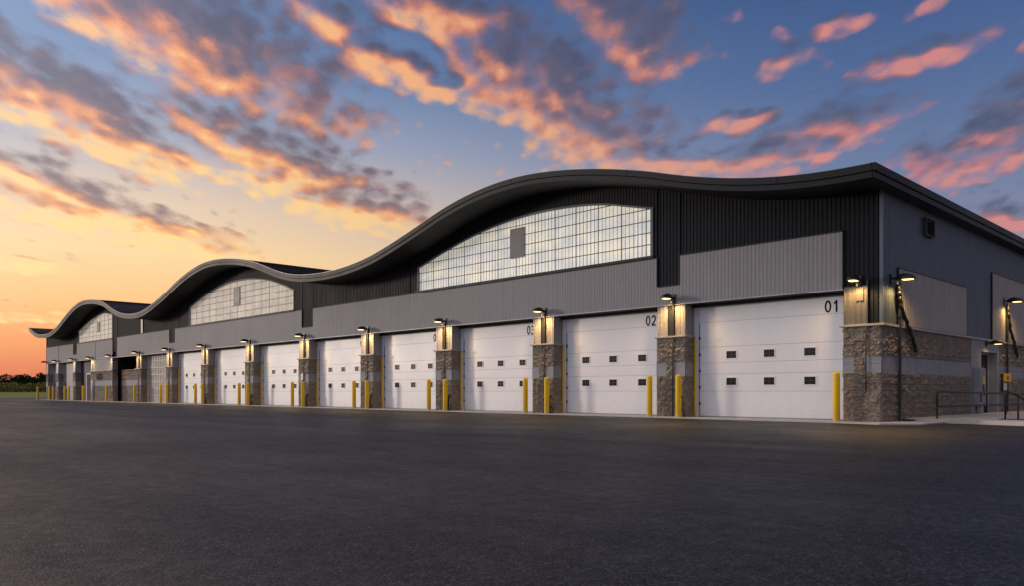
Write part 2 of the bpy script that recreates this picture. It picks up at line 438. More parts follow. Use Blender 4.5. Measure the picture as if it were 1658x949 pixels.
# pale downspout strip by the third wave
mb = MB(); mb.box(-65.0, -64.55, -.02, .05, 6.3, eave_z(-64.8) - .02); mb.build('downspout', M['paletrim'], B)

# grey band over the doors, with notches
YB = .03
notch = [(-8.43, -7.46, 5.09), (-36.0, -34.75, 5.09), (-58.3, -57.2, 5.09), (-72.9, -71.7, 4.42), (-86.0, -84.8, 5.05)]
segs = []; cur = XL + .07
for a, b_, zn in sorted(notch):
    segs.append((cur, a, 6.24, None)); segs.append((a, b_, zn, 'n')); cur = b_
segs.append((cur, -1.17, 6.22, None))
mb = MB()
for a, b_, zt, kind in segs: corr(mb, a, b_, cst(4.35), cst(zt), frontp(YB), .008)
mb.build('pale_band', M['grey'], B)
mb = MB()
for a, b_, zt, kind in segs:
    mb.box(a + .002, b_ - .002, YB - .028, YB + .03, zt + .001, zt + .035)
for a, b_, zt, kind in segs:
    if kind: mb.box(a - .03, a, YB - .03, YB + .03, zt + .036, 6.27); mb.box(b_, b_ + .03, YB - .03, YB + .03, zt + .036, 6.27)
mb.box(-1.2, -1.165, YB - .028, YB + .03, 4.35, 6.258)
mb.build('band_trim', M['trim'], B)
mb = MB(); mb.box(XL + .07, -1.165, YB - .034, YB + .02, 4.315, 4.349); mb.build('header_trim', M['paletrim'], B)
mb = MB(); mb.box(XL + .07, -72.2, YB + .021, .9, 4.30, 4.346); mb.box(-72.2, -1.165, YB + .021, .9, 4.30, 4.346); mb.box(-58.9, -1.165, .50, .575, 4.20, 4.299); mb.build('header_soffit_and_shade', M['soffit'], B)  # last box: black strip standing in for shade along the door tops
# thin vertical panel joints in the far pale band
for x in (-91.9, -78.3):
    mb = MB(); mb.box(x - .02, x + .02, YB - .026, YB + .01, 4.35, 6.23); mb.build('band_joint', M['trim'], B)

# arched windows
for w in W:
    n = int((w['xr'] - w['xl']) / .1)
    X = np.linspace(w['xl'], w['xr'], n + 1)
    P = np.zeros((n + 1, 2, 3)); P[:, :, 1] = YD + .05
    P[:, 0, 0] = P[:, 1, 0] = X; P[:, 0, 2] = w['zb']; P[:, 1, 2] = [arch_z(w, x) for x in X]
    mb = MB(); mb.grid(P, smooth=False)
    pane = mb.build('arched_window', M[w['pane']], B)
    fr = MB(); y0, y1 = YD + .0, YD + .045
    far = w is not W[0]
    pv = .205; k_ = 0; x = w['xl'] + pv
    while x < w['xr'] - .05:
        k_ += 1; big = k_ % 6 == 0
        wd = (.016 if big else .008) * (.75 if far else 1.0)
        fr.box(x - wd, x + wd, YD + (.03 if big else .041), YD + .049, w['zb'], arch_z(w, x) - .01); x += pv
    z = w['zb'] + .47
    while z < 9.2:      # transoms
        inside = [xx for xx in X if arch_z(w, xx) > z + .02]
        if len(inside) > 4: fr.box(inside[0], inside[-1], YD + .034, YD + .047, z - .017, z + .017)
        z += .47
    A = np.array([[x, arch_z(w, x)] for x in X]); Ai = A - [0, .07]
    strip(fr, A, YD - .05, Ai, YD - .05, smooth=True); strip(fr, Ai, YD - .05, Ai, y1, smooth=True)
    fr.box(w['xl'] - .05, w['xl'] + .05, YD - .052, y1, w['zb'], arch_z(w, w['xl'])); fr.box(w['xr'] - .05, w['xr'] + .05, YD - .052, y1, w['zb'], arch_z(w, w['xr']))
    fr.build('window_bars', M['muntin'], pane)
    sl = MB(); sl.box(w['xl'] - .15, w['xr'] + .1, YD - .11, y1, w['zb'] - .115, w['zb'] - .003); sl.build('sill', M['trim'], pane)
    v = w['vent']; vb = MB()
    vb.box(v[0], v[1], YD - .012, YD + .048, v[2], v[3]); 
    vb.build('vent_panel', M['ventp'], pane)

# ------------------------------------------------------------------ piers
PC = [-7.79, -14.58, -21.58, -28.55, -35.75, -43.42, -51.1, -58.35, -65.65]
HW = .655; SH = 3.07
def stone_face(mb, O, U, N, wid, h, res, seed, band=(1.6, 2.12), split=None, fade=True):
    nu = max(2, int(wid / res)); nv = max(2, int(h / res))
    vv = np.unique(np.concatenate([np.linspace(0, h, nv + 1), [band[0], band[1]]])) if band else np.linspace(0, h, nv + 1)
    uu = np.linspace(0, wid, nu + 1)
    Ug, Vg = np.meshgrid(uu, vv, indexing='ij')
    hgt = rock_height(Ug, Vg, seed)
    if fade: hgt *= np.clip(np.minimum(Ug, wid - Ug) / .05, .05, 1)
    if band:
        inb = (Vg >= band[0] - 1e-6) & (Vg <= band[1] + 1e-6)
        if split: inb &= ~((Ug > split[0]) & (Ug < split[1]))
        # flat smooth block courses with a joint half way
        j = .004 + .012 * np.clip(abs(Vg - (band[0] + band[1]) / 2) / .012, 0, 1)
        hgt = np.where(inb, j, hgt)
    P = np.array(O)[None, None] + Ug[..., None] * np.array(U) + Vg[..., None] * np.array((0, 0, 1.)) + hgt[..., None] * np.array(N)
    mi = np.zeros((len(uu) - 1, len(vv) - 1), int)
    if band:
        cu = (uu[1:] + uu[:-1]) / 2; cv = (vv[1:] + vv[:-1]) / 2
        mi = ((cv[None, :] > band[0]) & (cv[None, :] < band[1])).astype(int) * np.ones((len(cu), 1), int)
        if split: mi = mi * (~((cu > split[0]) & (cu < split[1]))).astype(int)[:, None]
    mb.grid(P, mi, smooth=False)
def pier_stone(xc, res, seed):
    mb = MB()
    stone_face(mb, (xc - HW, 0, 0), (1, 0, 0), (0, -1, 0), 2 * HW, SH, res, seed, split=(.45, .84))
    stone_face(mb, (xc + HW, 0, 0), (0, 1, 0), (1, 0, 0), .66, SH, res, seed + 3)
    stone_face(mb, (xc - HW, .66, 0), (0, -1, 0), (-1, 0, 0), .66, SH, res * 2, seed + 5)
    return mb.build('stone_pier', [M['stone'], M['block']], B)
def pier_upper(xc, hw):
    mb = MB(); y = .05
    corr(mb, xc - hw + .06, xc - .17, cst(SH + .07), cst(4.30), frontp(y), .016, .17)
    corr(mb, xc + .17, xc + hw - .06, cst(SH + .07), cst(4.30), frontp(y), .016, .17)
    mb.box(xc - hw + .03, xc - hw + .07, y - .03, y + .6, SH + .07, 4.30); mb.box(xc + hw - .07, xc + hw - .03, y - .03, y + .0, SH + .07, 4.30)
    corr(mb, y, y + .6, cst(SH + .07), cst(4.30), sidep(xc + hw - .06), .02, .17)
    p = mb.build('pier_cladding', M['pier'], B)
    mb = MB(); mb.box(xc - .17, xc + .17, y + .01, y + .06, SH + .07, 4.36); mb.box(xc + .10, xc + .165, y - .10, y + .012, SH + .09, 4.55)
    mb.build('pier_channel', M['trim'], p)
    return p
def pier_cap(xc, hw):
    mb = MB(); mb.box(xc - hw - .06, xc + hw + .06, -.105, .62, SH + .001, SH + .068)
    return mb.build('pier_cap', M['cap'], B, bevel=.012)
for i, xc in enumerate(PC):
    res = .026 if i == 0 else .036 if i < 3 else .06 if i < 5 else .11
    pier_stone(xc, res, 5 + i * 7); pier_upper(xc, HW); pier_cap(xc, HW)
    # conduit on the stone and yellow guard on the far edge of the return
    mb = MB(); mb.tube([(xc + .13, -.075, .05), (xc + .13, -.075, SH + .05)], .022, 8)
    mb.build('conduit', M['rail'], B)
    mb = MB(); mb.box(xc + HW + .05, xc + HW + .10, .50, .565, .05, 2.98); mb.build('edge_guard', M['yellow'], B, bevel=.01)

# corner pier
mb = MB()
stone_face(mb, (-1.15, -.02, 0), (1, 0, 0), (0, -1, 0), 1.2, SH, .024, 90, split=(.34, .68))
stone_face(mb, (-1.15, .66, 0), (0, -1, 0), (-1, 0, 0), .68, SH, .05, 95)
mb.build('stone_pier', [M['stone'], M['block']], B)
mb = MB(); mb.box(-1.24, .16, -.125, .70, SH + .001, SH + .075); mb.build('pier_cap', M['cap'], B, bevel=.012)
mb = MB(); corr(mb, -1.14, -.42, cst(SH + .08), cst(4.40), frontp(.035), .018, .17); mb.build('corner_cladding', M['corner'], B)
mb = MB(); mb.box(-.415, -.39, -.01, .05, SH + .08, 4.6); mb.box(-.75, -.52, -.005, .02, 3.9, 4.36); mb.build('conduit_cover', M['corner'], B)
mb = MB(); mb.tube([(-.40, -.105, 1.0), (-.40, -.105, SH)], .02, 8); mb.build('conduit', M['rail'], B)

# ------------------------------------------------------------------ overhead doors
YDoor = .63
SEAMS = [.08, 1.02, 1.66, 2.08, 2.68, 3.62, 4.44]
def door_mesh(wd):
    mb = MB()
    for a, b_ in zip(SEAMS, SEAMS[1:]):
        mb.box(-wd / 2, wd / 2, 0, .06, a + .006, b_ - .006)
        z = a + .12
        while z < b_ - .08:            # shallow pressed lines
            mb.box(-wd / 2 + .05, wd / 2 - .05, -.0035, .001, z, z + .008); z += .16
    mb.box(-wd / 2, wd / 2, .02, .05, .09, 4.44, 1); mb.box(-wd / 2, wd / 2, -.004, .06, .046, .085, 2)
    return mb.mesh('overhead_door', [M['white'], M['groove'], M['black']])
def window_mesh():
    mb = MB(); a, b_ = .20, .132; c, d = .235, .167
    for s in ((-c, c, -d, -b_), (-c, c, b_, d), (-c, -a, -b_, b_), (a, c, -b_, b_)): mb.box(s[0], s[1], -.014, .01, s[2], s[3], 0)
    mb.box(-a, a, -.012, .004, -b_, b_, 1)
    mb.box(-.012, .012, -.016, -.0125, -b_, b_, 2); mb.box(-a, a, -.016, -.0127, -.01, .01, 2)
    return mb.mesh('door_window', [M['white'], M['glass'], M['black']])
def jamb_mesh(wd):
    mb = MB(); mb.box(-wd / 2 - .02, -wd / 2 + .2, -.05, -.004, .05, 4.3); mb.box(wd / 2 - .1, wd / 2 + .02, -.05, -.004, .05, 4.3)
    mb.box(-wd / 2 + .2, -wd / 2 + .235, -.035, -.005, .1, 3.6, 1)
    z = .5
    while z < 3.6: mb.box(-wd / 2 + .19, -wd / 2 + .26, -.045, -.004, z, z + .1, 2); z += .62
    mb.box(-wd / 2 + .235, wd / 2 - .1, -.03, -.004, .051, .085, 1)
    return mb.mesh('door_track', [M['jamb'], M['cabinet'], M['black']])
def text_mesh(name, body, size, mat, depth=.004):
    cu = bpy.data.curves.new(name, 'FONT'); cu.body = body; cu.size = size; cu.extrude = depth; cu.align_x = 'LEFT'; cu.offset = size * .012
    ob = bpy.data.objects.new(name, cu); col.objects.link(ob)
    dg = bpy.context.evaluated_depsgraph_get(); me = bpy.data.meshes.new_from_object(ob.evaluated_get(dg)); me.name = name
    bpy.data.objects.remove(ob)
    me.materials.clear(); me.materials.append(mat)
    for p in me.polygons: p.material_index = 0
    return me
def arc(cx, cz, rx_, rz2, a0, a1, n=18): return [(cx + rx_ * math.cos(rad(a0 + (a1 - a0) * k_ / n)), cz + rz2 * math.sin(rad(a0 + (a1 - a0) * k_ / n))) for k_ in range(n + 1)]
DIGIT = {'0': [arc(.5, .72, .38, .62, 90, 450, 32)], '1': [[(.58, 0), (.58, 1.42)], [(.56, 1.36), (.46, 1.18), (.22, 1.04)]],
         '2': [arc(.5, .98, .36, .38, 165, -25) + [(.66, .58), (.30, .28), (.14, .08)], [(.10, .07), (.90, .07)]],
         '3': [arc(.48, 1.04, .33, .31, 160, -80) + [(.40, .73)], arc(.48, .39, .38, .36, 82, -165)],
         '4': [[(.66, 0), (.66, 1.40)], [(.64, 1.36), (.08, .42)], [(.04, .38), (.94, .38)]],
         '5': [[(.84, 1.36), (.24, 1.36), (.14, .72)] + arc(.48, .46, .38, .42, 140, -160)], '6': [arc(.5, .43, .36, .38, 90, 450, 28), arc(.62, .6, .48, .78, 100, 190)],
         '7': [[(.08, 1.36), (.90, 1.36)], [(.88, 1.34), (.52, .7), (.38, 0)]], '8': [arc(.5, 1.04, .3, .3, 90, 450, 28), arc(.5, .39, .38, .35, 90, 450, 28)]}
def number_mesh(name, body, h, mat):
    mb = MB(); sc = h / 1.42; hw = .108
    for ci, ch in enumerate(body):
        for ln in DIGIT[ch]:
            p = np.array(ln, float); d = np.gradient(p, axis=0)
            if np.allclose(p[0], p[-1]): d[0] = d[-1] = p[1] - p[-2]
            d /= np.linalg.norm(d, axis=1)[:, None]; nn = np.stack([-d[:, 1], d[:, 0]], 1) * hw
            G = np.zeros((len(p), 2, 3)); ox = ci * 1.12
            for q_, sg in ((0, 1), (1, -1)):
                G[:, q_, 0] = (p[:, 0] * .78 + nn[:, 0] * sg * .9 + ox * .86) * sc; G[:, q_, 1] = -.001 * (ci + 1); G[:, q_, 2] = (p[:, 1] + nn[:, 1] * sg) * sc
            mb.grid(G, smooth=False)
    return mb.mesh(name, mat)
wm = window_mesh()
edges = [-1.15] + PC
for i in range(8):
    xr_ = (edges[i] if i == 0 else edges[i] - HW); xl_ = PC[i] + HW
    wd = xr_ - xl_; xc = (xr_ + xl_) / 2
    d = link('overhead_door', door_mesh(wd), B, (xc, YDoor, 0))
    for z in (2.37, 1.38):
        for s in (-1, 0, 1): link('door_window', wm, d, (s * 1.5 + .08, -.003, z))
    link('door_track', jamb_mesh(wd), d)
    link('door_number', number_mesh('door_number', '%02d' % (i + 1), .40, M['ink']), d, (wd / 2 - (.90 if i == 0 else .98), -.006, 3.66))
# translucent grid door (9th bay)
xl_, xr_ = PC[8] + HW, PC[7] - HW; wd = xr_ - xl_; xc = (xl_ + xr_) / 2
mb = MB(); mb.box(-wd / 2, wd / 2, 0, .05, .05, 4.44); d = mb.build('overhead_door', M['panedoor'], B, (xc, YDoor, 0))
mb = MB()
for x in np.linspace(-wd / 2, wd / 2, 11): mb.box(x - .03, x + .03, -.03, -.002, .05, 4.4)
for z in np.linspace(.05, 4.4, 8): mb.box(-wd / 2, wd / 2, -.034, -.003, z - .03, z + .03)
mb.build('door_grid', M['paletrim'], d); link('door_track', jamb_mesh(wd), d)
# wall behind all the bays so nothing shows through
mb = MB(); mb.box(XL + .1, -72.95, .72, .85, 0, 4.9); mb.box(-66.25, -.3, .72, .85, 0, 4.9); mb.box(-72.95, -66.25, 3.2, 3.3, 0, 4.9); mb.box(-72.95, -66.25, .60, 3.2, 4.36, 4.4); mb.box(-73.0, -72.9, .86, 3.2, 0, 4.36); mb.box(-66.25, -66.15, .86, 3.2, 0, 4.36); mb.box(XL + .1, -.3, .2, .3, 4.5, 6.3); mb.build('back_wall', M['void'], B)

# ------------------------------------------------------------------ far bays (no white doors)
# pier 10 and the dark open bay
x10 = -72.72
mb = MB(); stone_face(mb, (-73.3, 0, 0), (1, 0, 0), (0, -1, 0), .4, SH, .11, 131); stone_face(mb, (-72.9, 0, 0), (0, 1, 0), (1, 0, 0), .5, SH, .11, 133)
stone_face(mb, (-72.85, .85, 0), (1, 0, 0), (0, -1, 0), 6.6, SH - .05, .11, 137)
stone_face(mb, (-79.3, .02, 0), (1, 0, 0), (0, -1, 0), 5.98, SH, .11, 141)
mb.build('stone_wall', [M['stone'], M['block']], B)
mb = MB(); mb.box(-79.4, -72.84, -.09, .10, SH + .001, SH + .07); mb.box(-72.83, -66.3, .80, 1.05, SH + .001, SH + .06); mb.build('wall_cap', M['cap'], B)
mb = MB(); corr(mb, -79.25, -73.05, cst(SH + .07), cst(4.28), frontp(.04), .012, .3); mb.box(-72.98, -72.91, .0, .5, SH + .07, 4.28); mb.build('pale_panel', M['grey'], B)
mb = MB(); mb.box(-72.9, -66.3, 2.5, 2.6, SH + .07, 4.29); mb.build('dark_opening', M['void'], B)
mb = MB(); mb.box(-73.05, -72.98, -.02, .06, .0, 4.28); mb.box(-72.905, -72.87, -.03, .06, SH + .08, 4.28); mb.build('bay_trim', M['paletrim'], B)
mb = MB(); mb.tube([(-78.75, -.14, .05), (-78.75, -.14, 2.2)], .11, 10); mb.build('drain_pipe', M['jamb'], B)
me = text_mesh('wall_lettering', 'OUT', .85, M['ink'], .01)
o = link('wall_lettering', me, B, (-77.5, -.115, 2.25)); o.rotation_euler = (rad(90), 0, 0)
# entrance bay
mb = MB(); mb.box(-85.2, -79.4, .62, .70, 0, 4.3); mb.build('bay_wall', M['trim'], B)
mb = MB(); corr(mb, -83.6, -79.9, cst(3.05), cst(4.1), frontp(.60), .03, .25); mb.build('pale_panel', M['grey'], B)
mb = MB(); mb.box(-83.0, -80.4, .56, .612, .05, 2.85); dd = mb.build('personnel_door', M['leafdoor'], B)
mb = MB(); mb.box(-83.2, -83.0, .53, .615, .05, 3.0); mb.box(-80.4, -80.25, .53, .615, .05, 3.0); mb.box(-83.0, -80.4, .52, .615, 2.85, 3.0); mb.build('door_frame', M['paletrim'], dd)
mb = MB(); mb.box(-80.75, -80.6, .53, .556, 1.1, 1.3); mb.build('handle', M['steel'], dd)
mb = MB(); mb.box(-79.9, -79.55, .30, .5, .05, 1.5); mb.build('drain_pipe', M['copper'], B)
for (a, b_) in ((-79.75, -79.25), (-86.1, -85.2), (-92.7, -91.8), (-97.0, -96.2)):
    mb = MB(); stone_face(mb, (a, 0, 0), (1, 0, 0), (0, -1, 0), b_ - a, SH, .12, 150 + int(-a)); stone_face(mb, (b_, 0, 0), (0, 1, 0), (1, 0, 0), .66, SH, .12, 160 + int(-a))
    mb.build('stone_pier', [M['stone'], M['block']], B)
    mb = MB(); mb.box(a + .04, b_ - .3, .02, .6, SH + .07, 4.28); mb.box(b_ - .12, b_ - .0, -.01, .6, SH + .07, 4.28); p = mb.build('pier_cladding', M['paletrim'], B)
    mb = MB(); mb.box(b_ - .3, b_ - .12, .05, .6, SH + .07, 4.28); mb.build('pier_channel', M['trim'], p)
    mb = MB(); mb.box(a - .06, b_ + .06, -.1, .62, SH + .001, SH + .068); mb.build('pier_cap', M['cap'], B)
for (a, b_, c) in ((-91.8, -86.1, 'gdoor'), (-96.2, -92.7, 'gdoor')):
    mb = MB()
    for s, e in zip(SEAMS, SEAMS[1:]): mb.box(a, b_, .60, .66, s + .012, e - .012, 0)
    mb.box(a, b_, .63, .67, .05, 4.4, 0)
    d = mb.build('grey_overhead_door', M[c], B)
    mb = MB(); mb.box(a, a + .25, .54, .596, .05, 4.28); mb.box(b_ - .12, b_, .54, .596, .05, 4.28); mb.build('door_track', M['paletrim'], d)
    mb = MB(); mb.box(a + .5, a + .75, .57, .598, 1.65, 1.95); mb.build('handle', M['black'], d)
# left end wall, back wall
mb = MB(); corr(mb, .1, DEPTH - 1, cst(0), cst(eave_z(XL) + .2), lambda u, o, z: (XL - o, u, z)); 
mb.build('end_siding', M['dark'], B)
mb = MB(); corr(mb, XL, 0, cst(0), lambda u: eave_z(u) + .03, lambda u, o, z: (u, DEPTH - 1 + o, z), .03, .6); mb.build('rear_siding', M['dark'], B)

# ------------------------------------------------------------------ right side wall
zc = SH + .08
mb = MB(); corr(mb, .06, DEPTH - 1, cst(zc), cst(eave_z(0) + .02), sidep(.02), .016, .15); mb.build('side_siding', M['side'], B)
def pale_side_panel(a, b_, z1):
    mb = MB(); corr(mb, a, b_, cst(zc + .02), cst(z1), sidep(.075), .02, .15)
    mb.quad([(.02, a, zc), (.075, a, zc), (.075, a, z1), (.02, a, z1)])
    o = mb.build('pale_panel', M['spale'], B)
    mb = MB(); mb.box(.03, .10, a - .02, a, zc, z1 + .025); mb.box(.03, .10, b_, b_ + .02, zc, z1 + .025); mb.box(.03, .10, a, b_, z1, z1 + .025)
    mb.build('panel_trim', M['trim'], o)
pale_side_panel(1.32, 8.27, 5.03); pale_side_panel(11.68, 19.5, 5.98); pale_side_panel(26, 33, 5.03)
DO = (8.85, 12.62)
mb = MB()
stone_face(mb, (.05, -.02, 0), (0, 1, 0), (1, 0, 0), DO[0] + .02, SH, .034, 201, fade=True)
stone_face(mb, (.05, DO[1], 0), (0, 1, 0), (1, 0, 0), 6.5, SH, .05, 207)
stone_face(mb, (.05, DO[1] + 6.5, 0), (0, 1, 0), (1, 0, 0), DEPTH - 1 - DO[1] - 6.5, SH, .25, 209)
mb.build('stone_wall', [M['stone'], M['block']], B)
mb = MB(); mb.box(-.05, .165, .71, DEPTH - 1, SH + .001, SH + .072); mb.build('wall_cap', M['cap'], B)
# smooth surround with a recessed steel door
ya, yb = 10.12, 12.36
mb = MB()
mb.box(-.4, .09, DO[0], ya, 0.0, SH - .002); mb.box(-.4, .09, yb, DO[1], 0.0, SH - .002); mb.box(-.4, .09, ya + .001, yb - .001, 2.62, SH - .003)
for z in (.62, 1.24, 1.86, 2.48): mb.box(.088, .092, DO[0] + .01, ya - .01, z, z + .012, 1); mb.box(.088, .092, yb + .01, DO[1] - .01, z, z + .012, 1)
mb.build('door_surround', [M['block'], M['cabinet']], B)
mb = MB(); mb.box(-.31, -.25, ya + .03, yb - .05, .14, 2.60); d = mb.build('personnel_door', M['leafdoor'], B)
mb = MB(); mb.box(-.33, -.22, ya + .002, ya + .06, .13, 2.615); mb.box(-.33, -.22, yb - .08, yb - .002, .13, 2.615); mb.box(-.33, -.22, ya + .06, yb - .08, 2.55, 2.614); mb.build('door_frame', M['paletrim'], d)
mb = MB(); mb.tube([(-.248, yb - .25, 1.15), (-.18, yb - .25, 1.15), (-.18, yb - .4, 1.15)], .018, 8); mb.build('handle', M['steel'], d)
mb = MB(); mb.tube([(.15, ya - .08, .13), (.15, ya - .08, 2.0)], .035, 8); mb.build('drain_pipe', M['copper'], B)
# louvre vent
mb = MB(); mb.box(.05, .115, 3.66, 4.46, 6.45, 7.02, 0)
vent = mb.build('louvre_vent', M['void'], B)
mb = MB()
for k_ in range(7):
    z = 6.5 + k_ * .072; mb.quad([(.118, 3.70, z), (.118, 4.42, z), (.165, 4.42, z - .04), (.165, 3.70, z - .04)]); mb.quad([(.118, 3.70, z - .006), (.165, 3.70, z - .046), (.165, 4.42, z - .046), (.118, 4.42, z - .006)])
mb.box(.05, .17, 3.62, 3.66, 6.43, 7.04); mb.box(.05, .17, 4.46, 4.5, 6.43, 7.04); mb.box(.05, .17, 3.66, 4.46, 7.02, 7.04); mb.box(.05, .17, 3.66, 4.46, 6.43, 6.45)
mb.build('louvre_blade', M['louver'], vent)
# conduits down the side wall
for yy, top in ((1.18, 4.5), (13.6, 4.8)):
    mb = MB(); mb.box(.135, .20, yy - .05, yy + .05, .05, top)
    for z in (.6, 1.5, 2.4, 3.4): mb.box(.13, .215, yy - .075, yy + .075, z, z + .05)
    mb.build('downpipe', M['rail'], B)
    mb = MB(); mb.box(.12, .16, yy + .06, yy + .34, zc + .02, top - .1); mb.build('conduit_cover', M['cabinet'], B)
for (a, b_) in ((.3, .62), (1.55, 1.62)):
    pass

# ------------------------------------------------------------------ wall lights
def head_mesh(lit):
    """cobra-style head pointing along -y from its bracket at the origin"""
    mb = MB()
    sec = [(-.16, .06, .10, -.03), (-.30, .14, .15, -.03), (-.46, .19, .17, -.03), (-.66, .20, .15, -.03), (-.84, .17, .11, -.028), (-.95, .10, .05, -.025)]
    rings = []
    for y, hw, h, zb in sec:
        rings.append([(-hw, y, zb), (-hw * .96, y, zb + h * .55), (-hw * .6, y, zb + h), (0, y, zb + h * 1.12), (hw * .6, y, zb + h), (hw * .96, y, zb + h * .55), (hw, y, zb)])
    P = np.array(rings); mb.grid(P, smooth=True, flip=True)
    for a, b_ in zip(rings, rings[1:]): mb.quad([a[0], b_[0], b_[-1], a[-1]])
    mb.quad(rings[0]); mb.quad(rings[-1][::-1])
    return mb
HEAD = head_mesh(True).mesh('lamp_housing', M['black'])
mb = MB(); mb.box(-.05, .05, -.30, .06, -.005, .06); mb.box(-.09, .09, -.02, .09, -.12, .16); ARM = mb.mesh('bracket', M['black'], .008)
def lens_mesh():
    mb = MB(); P = [(-.13, -.45, -.031), (.13, -.45, -.031), (.14, -.66, -.031), (.10, -.85, -.031), (-.10, -.85, -.031), (-.14, -.66, -.031)]
    Q = [(x, y, z - .018) for x, y, z in P]
    for i in range(6): mb.quad([P[i], P[(i + 1) % 6], Q[(i + 1) % 6], Q[i]])
    mb.quad(Q[::-1]); return mb
LENS = lens_mesh().mesh('lens', M['lens']); LENSOFF = lens_mesh().mesh('lens', M['lensoff'])
mb = MB(); mb.tube([(0, -.2, -.03), (0, -.2, -.09)], .045, 10); mb.tube([(0, -.2, -.09), (0, -.24, -.13)], .05, 10); SENSOR = mb.mesh('sensor', M['cabinet'])
def wall_light(x, y, z, rz, label, power, lit=True, scale=1.0):
    r = thing('wall_light', label, 'wall light', (x, y, z), 'wall lights along the garage', rz)
    r.scale = (scale * .85, scale * .74, scale * 1.05)
    link('lamp_housing', HEAD, r); link('bracket', ARM, r); link('lens', LENS if lit else LENSOFF, r); link('sensor', SENSOR, r)
    if power:
        ld = bpy.data.lights.new('lamp_glow', 'SPOT'); ld.energy = power * 5.0; ld.color = (1, .60, .20); ld.spot_size = rad(165); ld.spot_blend = .5; ld.shadow_soft_size = .09
        lo = bpy.data.objects.new('lamp_glow', ld); col.objects.link(lo); lo.parent = r; lo.location = (0, -.50, -.10)
    return r
ORD = ['first', 'second', 'third', 'fourth', 'fifth', 'sixth', 'seventh', 'eighth', 'ninth']
wall_light(-.66, .02, 4.56, 0, 'lit black wall light on the dark corner siding right of door 01', 30)
for i, xc in enumerate(PC):
    if i == 0: lb = 'lit black wall light on the pier between doors 01 and 02'
    elif i == 1: lb = 'lit black wall light on the pier between doors 02 and 03'
    elif i == 7: lb = 'lit wall light on the pier between the last white door and the gridded translucent door'
    elif i == 8: lb = 'lit wall light on the pier between the gridded door and the dark open bay'
    else: lb = 'lit black wall light on the %s stone pier left of door 01' % ORD[i]
    wall_light(xc + .12, -.02, 4.56, 0, lb, 36)
wall_light(-73.0, -.02, 4.5, 0, 'lit wall light on the left edge of the dark open bay', 26)
wall_light(-79.3, -.02, 4.5, 0, 'lit wall light at the right of the far recessed entrance door', 30)
wall_light(-85.4, -.02, 4.5, 0, 'lit wall light at the left of the far recessed entrance door', 12)
wall_light(-91.95, -.02, 4.5, 0, 'dim wall light between the two far grey overhead doors', 3)
wall_light(-96.4, -.02, 4.5, 0, 'unlit wall light on the far left end of the facade', 0, lit=False)
wall_light(.09, .72, 4.60, rad(90), 'lit wall light on the right side wall nearest the corner', 30)
wall_light(.12, 13.3, 4.86, rad(90), 'lit wall light on the right side wall beyond the steel door', 30)
wall_light(.15, 10.75, 2.95, rad(90), 'small lit wall light directly above the steel door on the side wall', 4, scale=.8)

# twisted black cables under the side lights
def cable(pts, label):
    mb = MB(); P = []; R_ = []
    pts = [np.array(p, float) for p in pts]
    for a, b_ in zip(pts, pts[1:]):
        n = 9
        for k_ in range(n):
            t = k_ / n; p = a + (b_ - a) * t
            s = len(P); p = p + np.array((0, .035 * math.sin(s * 1.3), .02 * math.cos(s * 1.7)))
            P.append(p); R_.append(.045 + .025 * abs(math.sin(s * .9 + .4 * math.sin(s))))
    P.append(pts[-1]); R_.append(.02)
    mb.tube(P, R_, 8)
    o = mb.build('hanging_cable', M['black']); tag(o, label, 'cable', 'black cables below the side lights')
cable([(.20, 1.0, 4.5), (.22, 1.02, 4.15), (.2, 1.15, 3.75), (.2, 1.75, 3.2), (.2, 2.25, 2.75), (.18, 2.65, 2.3)], 'twisted black cable hanging below the light nearest the corner on the side wall')
cable([(.20, 13.5, 4.75), (.22, 13.6, 4.3), (.2, 13.9, 3.7), (.2, 14.6, 3.1), (.18, 15.2, 2.5)], 'twisted black cable hanging below the light beyond the steel side door')

# ------------------------------------------------------------------ bollards
mb = MB(); R0 = .112; prof = [(R0, 0), (R0, 1.50), (R0 * .97, 1.535), (R0 * .86, 1.562), (R0 * .55, 1.582), (.0005, 1.59)]
seg = 24; P = np.array([[(r * math.cos(2 * math.pi * s / seg), r * math.sin(2 * math.pi * s / seg), z) for r, z in prof] for s in range(seg + 1)])
mb.grid(P, smooth=True); POST = mb.mesh('post', M['yellow'])
mb = MB()
for a in (-.5,):
    Q = np.array([[((R0 + .003) * math.sin(a0), -(R0 + .003) * math.cos(a0), z) for z in (1.36, 1.43)] for a0 in np.linspace(.25, .75, 6)]); mb.grid(Q, smooth=True)
STK = mb.mesh('sticker', M['sticker'])
mb = MB(); mb.tube([(0, 0, 0), (0, 0, .015)], .15, 20); FOOT = mb.mesh('footing', M['conc'])
ZA = .045
def bollard(x, y, label, sticker=True):
    r = thing('bollard', label, 'bollard', (x, y, ZA), 'yellow bollards along the doors')
    link('post', POST, r); link('footing', FOOT, r)
    if sticker: link('sticker', STK, r)
bollard(-1.20, -.42, 'yellow bollard at the right edge of door 01')
